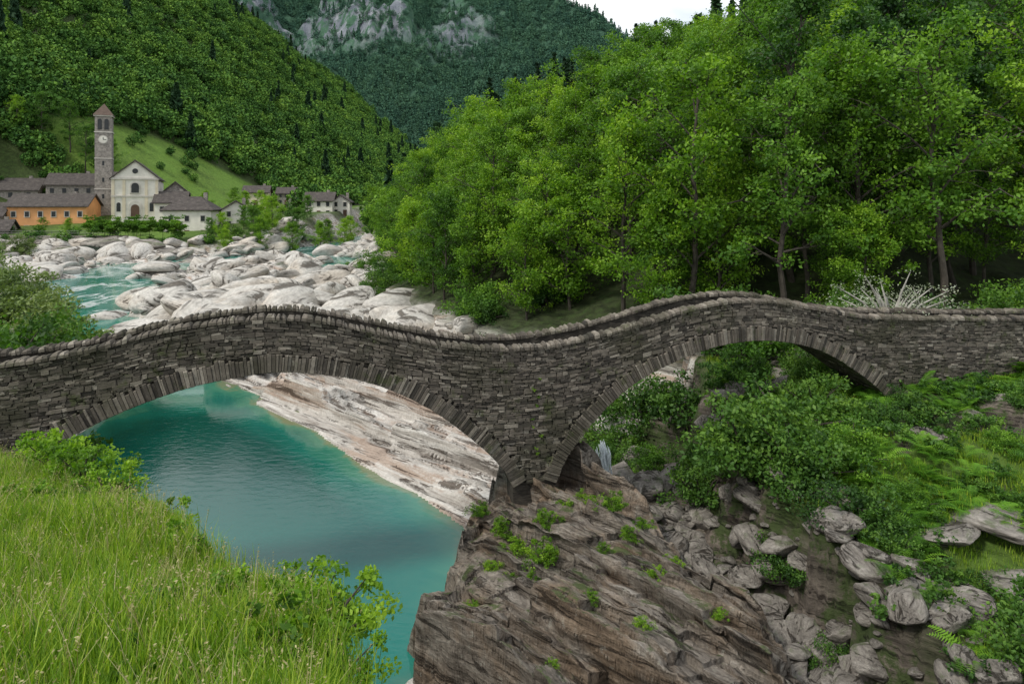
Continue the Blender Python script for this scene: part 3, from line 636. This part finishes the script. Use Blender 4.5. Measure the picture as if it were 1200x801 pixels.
for a in AR:
    seg=np.hypot(*np.diff(a,axis=0).T);cum=np.concatenate([[0],np.cumsum(seg)])
    def at_(q): return np.array([np.interp(q,cum,a[:,0]),np.interp(q,cum,a[:,1])])
    def nrm(q):
        d=at_(q+.15)-at_(q-.15);d/=np.linalg.norm(d)+1e-9;return np.array([-d[1],d[0]])
    q=0.0
    while q<cum[-1]-.1:
        dl=rr.uniform(.06,.15);q1=min(q+dl,cum[-1]);p0,p1=at_(q),at_(q1-.012);n0,n1_=nrm(q),nrm(q1)
        R_=rr.uniform(.46,.68);fr=-.03-rr.uniform(0,.07)
        for (wa,wb) in ((fr,.5),(W-fr,W-.5)):
            pts=[p0,p1,p1+n1_*R_,p0+n0*R_]
            C=np.array([BP(x_[0],x_[1],wa) for x_ in pts]+[BP(x_[0],x_[1],wb) for x_ in pts]);hexa(b,C,.07,np.clip(rr.normal(.48,.24),0,1))
        q=q1
    for k in range(5):
        w0=.5+k*.27;q=rr.uniform(0,.2)
        while q<cum[-1]-.2:
            dl=rr.uniform(.1,.25);q1=q+dl;p0,p1=at_(q),at_(q1-.014);n0=nrm(q);ins_=-rr.uniform(-.02,.03)
            C=np.array([BP(*(p0+n0*ins_),w0+.01),BP(*(p1+n0*ins_),w0+.01),BP(*(p1+n0*ins_),w0+.26),BP(*(p0+n0*ins_),w0+.26)]+
                       [BP(*(p0+n0*.25),w0+.01),BP(*(p1+n0*.25),w0+.01),BP(*(p1+n0*.25),w0+.26),BP(*(p0+n0*.25),w0+.26)]);hexa(bb,C,.08,np.clip(rr.normal(.35,.2),0,1))
            q=q1
b.obj('arch_ring',[M_stone],parent=bridge);bb.obj('arch_barrel',[M_stone],parent=bridge)
b=MB()
for w0,w1 in ((-.09,.42),(W-.42,W+.09)):
    s=-31.0
    while s<35:
        dl=rr.uniform(.10,.24);s1=s+dl;h=rr.uniform(.11,.22);z0=ztop(s)-.15;z1=ztop(s1)-.15;tl=rr.normal(0,.03)
        w0j=w0+rr.normal(0,.03);w1j=w1+rr.normal(0,.03)
        rows=[]
        for zo,ws,ss in ((0,0,.0),(h*.6,.0,.0),(h,.08,.03)):
            rows.append(np.array([BP(s+ss+tl*zo/h,z0+zo,w0j+ws),BP(s1-.025-ss+tl*zo/h,z1+zo,w0j+ws),BP(s1-.025-ss+tl*zo/h,z1+zo,w1j-ws),BP(s+ss+tl*zo/h,z0+zo,w1j-ws)]))
        V_=np.vstack(rows);F_=[[8,9,10,11],[3,2,1,0]]
        for r_ in range(2):
            for i in range(4):
                j=(i+1)%4;F_.append([r_*4+i,r_*4+j,r_*4+4+j,r_*4+4+i])
        b.add(V_,np.array(F_),0,np.clip(rr.normal(.55,.22),0,1));s=s1
b.obj('coping_stones',[M_stone],parent=bridge)
for i in range(9):
    s_=rr.normal(.95,.12);z_=7.4-.36*i+rr.normal(0,.06);p=BP(s_,z_,-.06)
    place('pier_moss',HB[i%2],p[0],p[1],rr.uniform(.18,.32),z=z_)
# ---------------------------------------------------------------- village
M_white=plain('white_plaster',(.66,.63,.56),.9,.14,.6);M_cream=plain('cream_plaster',(.60,.53,.40),.9,.12,.6)
M_orange=plain('orange_plaster',(.60,.30,.13),.9,.18,.5);M_stw=plain('rubble_wall',(.26,.235,.21),.95,.45,2.2,.8)
M_win=plain('window_glass',(.025,.028,.03),.25,.2,1);M_shut=plain('shutter',(.10,.06,.04),.7,.2,1);M_trim=plain('stone_trim',(.50,.47,.42),.85,.15,1)
t=NT('slate_roof');v=t.coord();w=t.n('ShaderNodeTexWave',bands_direction='Z');w.inputs['Scale'].default_value=1.1;w.inputs['Distortion'].default_value=3;w.inputs['Detail Scale'].default_value=3;t.l(v,w.inputs[0])
n=t.noise(v,1.3,6,.7);M_roof=t.done(t.bsdf(t.ramp(n,[(.3,(.035,.030,.028)),(.55,(.075,.064,.058)),(.75,(.13,.115,.10))]),.8,t.bump(w.outputs['Fac'],.6,.15)))
def boxv(x0,x1,y0,y1,z0,z1):
    return [(x0,y0,z0),(x1,y0,z0),(x1,y1,z0),(x0,y1,z0),(x0,y0,z1),(x1,y0,z1),(x1,y1,z1),(x0,y1,z1)],[(0,3,2,1),(4,5,6,7),(0,1,5,4),(1,2,6,5),(2,3,7,6),(3,0,4,7)]
def box(name,par,mat,*a): V_,F_=boxv(*a);return mk(name,V_,F_,mat,par)
def gable(par,w,d,h,rh,wall,roof,axis='x',ov=.6,base=-6):
    a,bq=w/2,d/2
    if axis=='x':
        V_=[(-a,-bq,base),(a,-bq,base),(a,bq,base),(-a,bq,base),(-a,-bq,h),(a,-bq,h),(a,bq,h),(-a,bq,h),(-a,0,h+rh),(a,0,h+rh)]
        F_=[(0,1,5,4),(2,3,7,6),(1,2,6,9,5),(3,0,4,8,7),(4,5,9,8),(6,7,8,9)]
    else:
        V_=[(-a,-bq,base),(a,-bq,base),(a,bq,base),(-a,bq,base),(-a,-bq,h),(a,-bq,h),(a,bq,h),(-a,bq,h),(0,-bq,h+rh),(0,bq,h+rh)]
        F_=[(0,1,5,8,4),(1,2,6,5),(2,3,7,9,6),(3,0,4,7),(5,6,9,8),(7,4,8,9)]
    mk('walls',V_,F_,wall,par)
    hw=(bq if axis=='x' else a);ln=(a if axis=='x' else bq)+ov;sl=rh/hw;e=hw+ov;tk=.28
    prof=[(-e,h-sl*ov+.05),(0,h+rh+.05),(e,h-sl*ov+.05),(e,h-sl*ov+.05+tk),(0,h+rh+.05+tk*1.2),(-e,h-sl*ov+.05+tk)]
    V_=[];
    for s_ in (-ln,ln):
        for p_,z_ in prof: V_.append((s_,p_,z_) if axis=='x' else (p_,s_,z_))
    F_=[(i,(i+1)%6,(i+1)%6+6,i+6) for i in range(6)]+[(0,5,4,1),(1,4,3,2),(6,7,10,11),(7,8,9,10)]
    mk('roof',V_,F_,roof,par)
def hip(par,w,d,h,rh,wall,roof,ov=.6,base=-6,ridge=0.0):
    a,bq=w/2,d/2;box('walls',par,wall,-a,a,-bq,bq,base,h)
    e,f=a+ov,bq+ov;V_=[(-e,-f,h-.1),(e,-f,h-.1),(e,f,h-.1),(-e,f,h-.1),(-e,-f,h+.15),(e,-f,h+.15),(e,f,h+.15),(-e,f,h+.15),(-ridge,0,h+rh),(ridge,0,h+rh)]
    mk('roof',V_,[(3,2,1,0),(0,1,5,4),(1,2,6,5),(2,3,7,6),(3,0,4,7),(4,5,9,8),(5,6,9),(6,7,8,9),(7,4,8)],roof,par)
def windows(par,yf,lst,trim=True):
    for i,(x,z,w,h) in enumerate(lst):
        if trim: box('window_frame_%d'%i,par,M_trim,x-w/2-.16,x+w/2+.16,yf-.10,yf+.1,z-.16,z+h+.16)
        box('window_%d'%i,par,M_win,x-w/2,x+w/2,yf-.13,yf+.1,z,z+h)
def arch_open(name,par,mat,x,yf,z,w,h,dep=.15):
    n=10;P=[(x-w/2,z),(x+w/2,z)]+[(x+w/2*math.cos(a_),z+h-w/2+w/2*math.sin(a_)) for a_ in np.linspace(0,math.pi,n)]
    m=len(P);V_=[(p[0],yf-dep,p[1]) for p in P]+[(p[0],yf+.1,p[1]) for p in P]
    mk(name,V_,[tuple(range(m))]+[(i,i+m,(i+1)%m+m,(i+1)%m) for i in range(m)],mat,par)
def disc(name,par,mat,x,yf,z,r,dep=.15):
    P=[(x+r*math.cos(a_),z+r*math.sin(a_)) for a_ in np.linspace(0,2*math.pi,20,endpoint=False)];m=20
    V_=[(p[0],yf-dep,p[1]) for p in P]+[(p[0],yf+.1,p[1]) for p in P]
    mk(name,V_,[tuple(range(m))]+[(i,i+m,(i+1)%m+m,(i+1)%m) for i in range(m)],mat,par)
e=empty('bell_tower',(-111.7,187,9.5),.42);w=2.0
box('shaft',e,M_stw,-w,w,-w,w,-6,22.9);box('string_course',e,M_trim,-w-.15,w+.15,-w-.15,w+.15,22.902,23.2)
box('belfry',e,M_stw,-w+.02,w-.02,-w+.02,w-.02,23.202,27.3);box('cornice',e,M_trim,-w-.3,w+.3,-w-.3,w+.3,27.302,27.6)
mk('roof',[(-w-.45,-w-.45,27.603),(w+.45,-w-.45,27.603),(w+.45,w+.45,27.603),(-w-.45,w+.45,27.603),(0,0,31.0)],[(3,2,1,0),(0,1,4),(1,2,4),(2,3,4),(3,0,4)],plain('tower_roof',(.10,.070,.055),.8),e)
for xx in (-.8,.8): arch_open('belfry_arch',e,M_win,xx,-w,23.8,1.0,2.8)
disc('clock_rim',e,M_trim,0,-w,21.0,1.15,.10);disc('clock_face',e,M_white,0,-w,21.0,.95,.16)
box('hour_hand',e,M_win,-.07,.07,-w-.22,-w-.17,21.0,21.6);box('minute_hand',e,M_win,0,.75,-w-.22,-w-.17,20.95,21.07)
for zz_ in (5,9.5,14): box('slit_window',e,M_win,-.25,.25,-w-.04,-w+.1,zz_,zz_+1.2)
for zz_ in (7.5,15.8): box('band',e,M_trim,-w-.1,w+.1,-w-.1,w+.1,zz_,zz_+.25)
e=empty('village_church',(-100.5,184,9.6),.42);gable(e,10.6,22,10,4.4,M_white,M_roof,'y',.5)
f=-11
box('cornice',e,M_trim,-5.5,5.5,f-.35,f-.002,9.7,10.2);box('mid_cornice',e,M_trim,-5.4,5.4,f-.25,f-.002,5.3,5.65)
for xx in (-4.9,-2.5,2.5,4.9):box('pilaster',e,M_cream,xx-.35,xx+.35,f-.18,f-.003,0,5.28);box('upper_pilaster',e,M_cream,xx-.3,xx+.3,f-.18,f-.003,5.66,9.68)
arch_open('portal_surround',e,M_trim,0,f,0,2.9,4.3,.3);arch_open('door',e,M_shut,0,f,0,1.9,3.4,.38)
arch_open('window_surround',e,M_trim,0,f,6.1,2.4,3.1,.22);arch_open('upper_window',e,M_win,0,f,6.4,1.7,2.5,.30)
disc('oculus',e,M_win,0,f,11.9,.65,.12)
for xx in(-3.7,3.7):arch_open('niche',e,M_win,xx,f,1.6,.9,2.3,.1)
e=empty('church_chapel',(-91.5,186,9.6),.42);gable(e,6,12,6.5,2.6,M_stw,M_roof,'y');windows(e,-6,[(0,3,1,1.5)],False)
def house(name,x,y,z,w,d,h,rh,wall,kind='x',nx=3,nz=2,rz=0,ridge=0):
    e=empty(name,(x,y,z),rz)
    if kind=='h':hip(e,w,d,h,rh,wall,M_roof,ridge=ridge)
    else: gable(e,w,d,h,rh,wall,M_roof,kind)
    lst=[]
    for k in range(nz):
        for i in range(nx): 
            xx=-w/2+w*(i+.5)/nx
            if k==0 and i==nx//2: continue
            lst.append((xx,.9+k*h/nz,.95,1.3))
    windows(e,-d/2,lst,wall is not M_stw)
    box('door',e,M_shut,-w/2+w*(nx//2+.5)/nx-.55,-w/2+w*(nx//2+.5)/nx+.55,-d/2-.1,-d/2+.1,0,2.2)
    box('chimney',e,M_stw,w*.22,w*.22+.8,.4,1.2,h,h+rh+1.0)
    return e
house('orange_house',-119,178,5.4,18,10,7.2,2.8,M_orange,'x',6,2,.22)
house('stone_barn',-134,172,5.2,13,9,5.0,3.0,M_stw,'x',3,1,.25)
house('stone_barn',-124,164,3.9,7,6,3.2,2.0,M_stw,'x',2,1,.3)
house('white_house',-79.5,170,4.6,11,9,7.0,3.4,M_white,'h',3,2,.15,2.0)
house('stone_house',-88.5,178,7.0,7,8,6.5,2.5,M_white,'x',2,2,.3)
house('stone_house',-126,197,12,12,9,6.5,3.0,M_stw,'x',4,2,.3)
house('stone_house',-140,193,11,13,9,6.0,3.0,M_stw,'x',3,2,.3)
house('stone_house',-116,202,13.5,10,8,6.0,2.6,M_stw,'x',3,2,.3)
house('stone_house',-72,178,6.5,7,7,5,2.2,M_white,'y',2,2,.4)
house('village_house',-58,207,8.8,8,7,5.2,2.2,M_white,'x',3,2,.1)
house('village_house',-52.6,211,9.0,5.5,6,4.6,1.8,M_white,'y',2,2,.1)
house('village_house',-88,236,12.0,8,7,4.8,2.0,M_cream,'x',3,2,.2)
house('village_house',-79,240,12,6,6,4.5,1.8,M_stw,'x',3,2,.2)
house('farm_house',-150,215,26,9,7,5,2.2,M_stw,'x',2,1,.4);house('farm_house',-165,222,33,8,6,4,2,M_stw,'x',2,1,.4)
e=empty('embankment_wall');P=[(-150,158),(-125,157),(-100,155),(-88,156)]
for i,((x0,y0),(x1,y1)) in enumerate(zip(P[:-1],P[1:])):
    V_=[(x0,y0,1),(x1,y1,1),(x1,y1+.6,1),(x0,y0+.6,1),(x0,y0,6.0),(x1,y1,6.0),(x1,y1+.6,6.0),(x0,y0+.6,6.0)]
    mk('wall_%d'%i,V_,[(0,3,2,1),(4,5,6,7),(0,1,5,4),(1,2,6,5),(2,3,7,6),(3,0,4,7)],M_stw,e)
e=empty('river_railing')
b=MB()
for k in range(40):
    x_=-149+k*1.55;y_=157.5-.02*(x_+150);b.add(*tube([[x_,y_,6.0],[x_,y_,7.0]],[.04,.04],4),0)
for zz_ in (6.5,6.98): b.add(*tube([[-149,157.5,zz_],[-120,156.9,zz_],[-89,156.3,zz_]],[.04,.04,.04],4),0)
o=b.obj('rails',[plain('railing_metal',(.12,.12,.12),.5)]);o.parent=e
for i in range(8): place('pollard_tree',POLL,-94+i*2.5,153.0+.2*i,1.12,z=4.0)
# ---------------------------------------------------------------- distant forest
CR=[make_crown('crown%d'%i,500+i,M_far) for i in range(4)]+[make_crown('crown_c%d'%i,510+i,M_farc,300,True) for i in range(2)]
Pn=[];Sn=[];In=[]
def addf(x,y,s,i,dz=0.25):
    z=H(x,y);k=(z-14)/y<.34
    x,y,z,s,i=x[k],y[k],z[k],s[k],i[k]
    Pn.append(np.column_stack([x,y,z+dz*s]));Sn.append(np.column_stack([s,s,s*RNG.uniform(.9,1.3,len(x))]));In.append(i)
n=31000;y=150+1000*RNG.random(n)**1.25;x=foot(y)+2-RNG.random(n)**1.1*640
k=(x/y>-.86)&(foot(y)-x>0)&(sd(MEADOW,x,y)>2)&(sd(MEAD2,x,y)>1)&~((x>-150)&(x<-60)&(y<206))
x=x[k];y=y[k];s=(4.2+7.5*RNG.random(len(x))**1.5)*(1+.4*sm(300,900,y));i=np.where(RNG.random(len(x))<.015,RNG.integers(4,6,len(x)),RNG.integers(0,4,len(x)))
addf(x,y,s,i)
n=900;y=RNG.uniform(218,700,n);x=RNG.uniform(-95,-30,n);k=(pdist(CH1,x,y)>9)&~((x<-70)&(y<248))&(sd(FP,x,y)>-3);x=x[k];y=y[k];addf(x,y,RNG.uniform(6,10,len(x)),RNG.integers(0,4,len(x)))
n=26;x=RNG.uniform(-140,-96,n);y=RNG.uniform(200,268,n);addf(x,y,RNG.uniform(3,5,n),RNG.integers(0,4,n))
n=420;x=RNG.uniform(-180,-128,n);y=RNG.uniform(198,240,n);k=(sd(MEADOW,x,y)>1)&(sd(MEAD2,x,y)>1);x=x[k];y=y[k];addf(x,y,RNG.uniform(5,9,len(x)),RNG.integers(0,4,len(x)))
n=150;x=RNG.uniform(-150,-56,n);y=RNG.uniform(150,200,n);k=(np.abs(x+98)>9)|(y<160);k&=~((np.abs(x+119)<13)&(np.abs(y-178)<12))&~((np.abs(x+80)<8)&(np.abs(y-168)<9));x=x[k];y=y[k];addf(x,y,RNG.uniform(1.6,3.6,len(x)),RNG.integers(0,4,len(x)))
n=5200;y=RNG.uniform(140,1000,n);x=RNG.uniform(-75,200,n);k=sd(FP,x,y)<-1;x=x[k];y=y[k];i=np.where(RNG.random(len(x))<.4,RNG.integers(4,6,len(x)),RNG.integers(0,4,len(x)));addf(x,y,RNG.uniform(8,13,len(x)),i)
P_=np.concatenate(Pn);S_=np.concatenate(Sn);I_=np.concatenate(In)
scatter('distant_forest',P_,rots(len(P_),0),S_,CR,I_)
for x,y,s,tp in [(-56,152,.75,TE[0]),(-50,155,.7,TE[1]),(-60,158,.7,TE[2]),(-63,150,.5,TE[0]),(-53,168,.8,TE[2]),(-44,186,.7,TE[1]),(-48,178,.6,TE[0]),(-70,158,.45,TE[2]),(-76,156,.4,TE[2]),(-66,155,.6,TE[1]),(-46,164,.7,TE[0]),(-42,172,.7,TE[1]),(-38,180,.8,TE[0]),(-58,165,.8,TE[1]),(-62,172,.7,TE[0]),(-54,180,.6,TE[2]),(-88,160,.35,TE[2]),(-104,160,.4,TE[0]),(-131,160,.5,TE[1]),(-140,163,.6,TE[2]),(-112,163,.35,TE[1]),
    (-128,205,.95,TM[0]),(-134,207,1.0,TM[1]),(-141,205,.95,TM[2]),(-122,209,.7,TM[1]),(-147,202,.8,TB[0]),(-84,186,.45,TE[1]),(-150,188,.6,TM[2]),(-66,168,.55,TE[2]),(-40,196,.8,TB[1]),(-90,200,.6,TE[0]),(-84,206,.6,TE[1]),(-99,203,.5,TB[1]),(-78,200,.6,TE[0]),(-72,196,.6,TE[1])]:
    place('broadleaf_tree',tp,x,y,s)
# ---------------------------------------------------------------- mountain
mx=np.arange(-1500,1150,11.);my=np.arange(900,2300,11.);MX,MY=np.meshgrid(mx,my)
def zM(X,Y):
    rid=575-.80*X
    rid=np.where(X>250,375-.62*(X-250),rid)
    base=.72*(Y-1010+.06*X)+60*fbm(X*.004,Y*.002,4,90)+70*np.abs(fbm(X*.011,Y*.003,3,92))
    ru=fbm(X*.006,Y*.006,5,91)
    z=base+75*ru
    z=np.minimum(z,rid+28*ru+14*fbm(X*.03,Y*.03,3,94)-.25*np.clip(Y-1750,0,999))
    cl=sm(.0,.25,fbm(X*.005,Y*.004,3,95)+.14)*sm(280,370,z)*(1-sm(580,680,z))*(1-sm(-160,20,X))
    z=z+cl*(60*np.abs(fbm(X*.03,z*.012,4,96))+32*sm(.3,.7,(z/85)%1))
    return np.maximum(z,5),cl
MZ,MC=zM(MX,MY)
mt=mesh_np('mountain',np.stack([MX,MY,MZ],-1).reshape(-1,3),grid_faces(len(mx),len(my)),[],smooth=True)
a=mt.data.attributes.new('cliff','FLOAT','POINT');a.data.foreach_set('value',MC.ravel().astype(np.float32))
t=NT('mountain_side_hazed');v=t.coord();cf=t.attr('cliff').outputs['Fac']
n=t.noise(t.coord((1,1,.35)),.03,9,.75)
g=t.ramp(t.noise(v,.06,6,.7),[(.3,(.034,.088,.058)),(.6,(.06,.135,.08))])
rk=t.ramp(n,[(.35,(.08,.095,.12)),(.5,(.18,.20,.23)),(.68,(.34,.355,.38))])  # blue cast of slope and cliff colours is painted-in aerial haze
f=t.math('MULTIPLY',cf,t.ramp(t.noise(t.coord((1,1,.5)),.022,8,.72),[(.46,0.0),(.52,1.0)]))
M_m=t.done(t.bsdf(t.mix(f,g,rk),.95,t.bump(n,1,14)));mt.data.materials.append(M_m)
n=38000;x=RNG.uniform(-1150,700,n);y=RNG.uniform(960,1850,n);z,cl=zM(x,y)
k=(np.abs(x/y)<.8)&(z/y<.33)&((cl<.3)|(RNG.random(n)<.3));x=x[k];y=y[k];z=z[k];s=RNG.uniform(11,21,len(x))
MCW=[make_crown('mcrown%d'%i,520+i,M_mtn,150) for i in range(4)]+[make_crown('mcrown_c%d'%i,530+i,M_mtn,140,True) for i in range(1)]
scatter('mountain_forest',np.column_stack([x,y,z+2]),rots(len(x),0),np.column_stack([s,s,s]),MCW,RNG.integers(0,5,len(x)))
b=MB();u=np.linspace(0,1,14)[:,None];P=np.array([3.2,22,26.])*(1-u)+np.array([17.5,41,21.3])*u;P[:,2]-=.6*(4*u[:,0]*(1-u[:,0]))
b.add(*tube(P,np.full(14,.022),5),0);b.obj('overhead_cable',[plain('cable_rubber',(.02,.02,.02),.6)])
b=MB();r=np.random.default_rng(3)
for i in range(46):
    x0=3.95+r.normal(0,.13);y0=29.5+r.normal(0,.12);h0=3.1+r.normal(0,.12);e1=r.normal(0,.06,8)
    b.add(*tube([[x0,y0+.5,h0+.12],[x0,y0,h0],[x0+e1[0],y0-.25,h0-.35],[x0+.05+e1[1],y0-.38,h0-.9],[x0+.08+e1[2],y0-.45+e1[3],h0-1.5],[x0+.1+2*e1[4],y0-.6+2*e1[5],h0-2.1]],[.012,.022,.018,.02,.03,.05],4),0)
b.obj('small_waterfall',[plain('white_water',(.62,.68,.70),.4)],smooth=True)
# ---------------------------------------------------------------- world, sun, camera
wd=bpy.data.worlds.new('World');scene.world=wd;wd.use_nodes=True;nt=wd.node_tree;nt.nodes.clear()
N=nt.nodes.new;sky=N('ShaderNodeTexSky');sky.sky_type='NISHITA';sky.sun_disc=False
EL,AZ=math.radians(50),math.radians(235)
sky.sun_elevation=EL;sky.sun_rotation=AZ
tc=N('ShaderNodeTexCoord');mp=N('ShaderNodeMapping');mp.inputs['Scale'].default_value=(1,1,2.2);nz=N('ShaderNodeTexNoise');nz.inputs['Scale'].default_value=2.6;nz.inputs['Detail'].default_value=7;nz.inputs['Roughness'].default_value=.55
nt.links.new(tc.outputs['Generated'],mp.inputs[0]);nt.links.new(mp.outputs[0],nz.inputs['Vector'])
rp=N('ShaderNodeValToRGB');rp.color_ramp.elements[0].position=.30;rp.color_ramp.elements[0].color=(.35,.35,.35,1);rp.color_ramp.elements[1].position=.5
nt.links.new(nz.outputs['Fac'],rp.inputs[0])
cr=N('ShaderNodeValToRGB');cr.color_ramp.elements[0].position=.4;cr.color_ramp.elements[0].color=(.70,.76,.83,1);cr.color_ramp.elements[1].position=.62;cr.color_ramp.elements[1].color=(.98,.98,.98,1)
nt.links.new(nz.outputs['Fac'],cr.inputs[0])
sc=N('ShaderNodeVectorMath');sc.operation='SCALE';sc.inputs['Scale'].default_value=9.0;nt.links.new(cr.outputs[0],sc.inputs[0])
mx_=N('ShaderNodeMix');mx_.data_type='RGBA';nt.links.new(rp.outputs[0],mx_.inputs[0]);nt.links.new(sky.outputs[0],mx_.inputs[6]);nt.links.new(sc.outputs[0],mx_.inputs[7])
bg=N('ShaderNodeBackground');bg.inputs[1].default_value=.15;nt.links.new(mx_.outputs[2],bg.inputs[0]);ow=N('ShaderNodeOutputWorld');nt.links.new(bg.outputs[0],ow.inputs[0])
sl=bpy.data.lights.new('sun','SUN');sl.energy=2.9;sl.angle=math.radians(9);sl.color=(1,.95,.86);so=bpy.data.objects.new('sun',sl);COL.objects.link(so)
dv=Vector((math.sin(AZ)*math.cos(EL),math.cos(AZ)*math.cos(EL),math.sin(EL)));so.rotation_euler=dv.to_track_quat('Z','Y').to_euler();so.location=(-20,-20,60)
cam=bpy.data.cameras.new('camera');co=bpy.data.objects.new('camera',cam);COL.objects.link(co);co.location=(0,0,14);co.rotation_euler=(math.radians(90),0,0)
cam.lens=24;cam.sensor_width=36;cam.shift_y=-.138;cam.clip_end=6000;cam.clip_start=.1;scene.camera=co
scene.view_settings.view_transform='Standard';scene.view_settings.look='None';scene.view_settings.exposure=0
print('objects',len(bpy.data.objects))
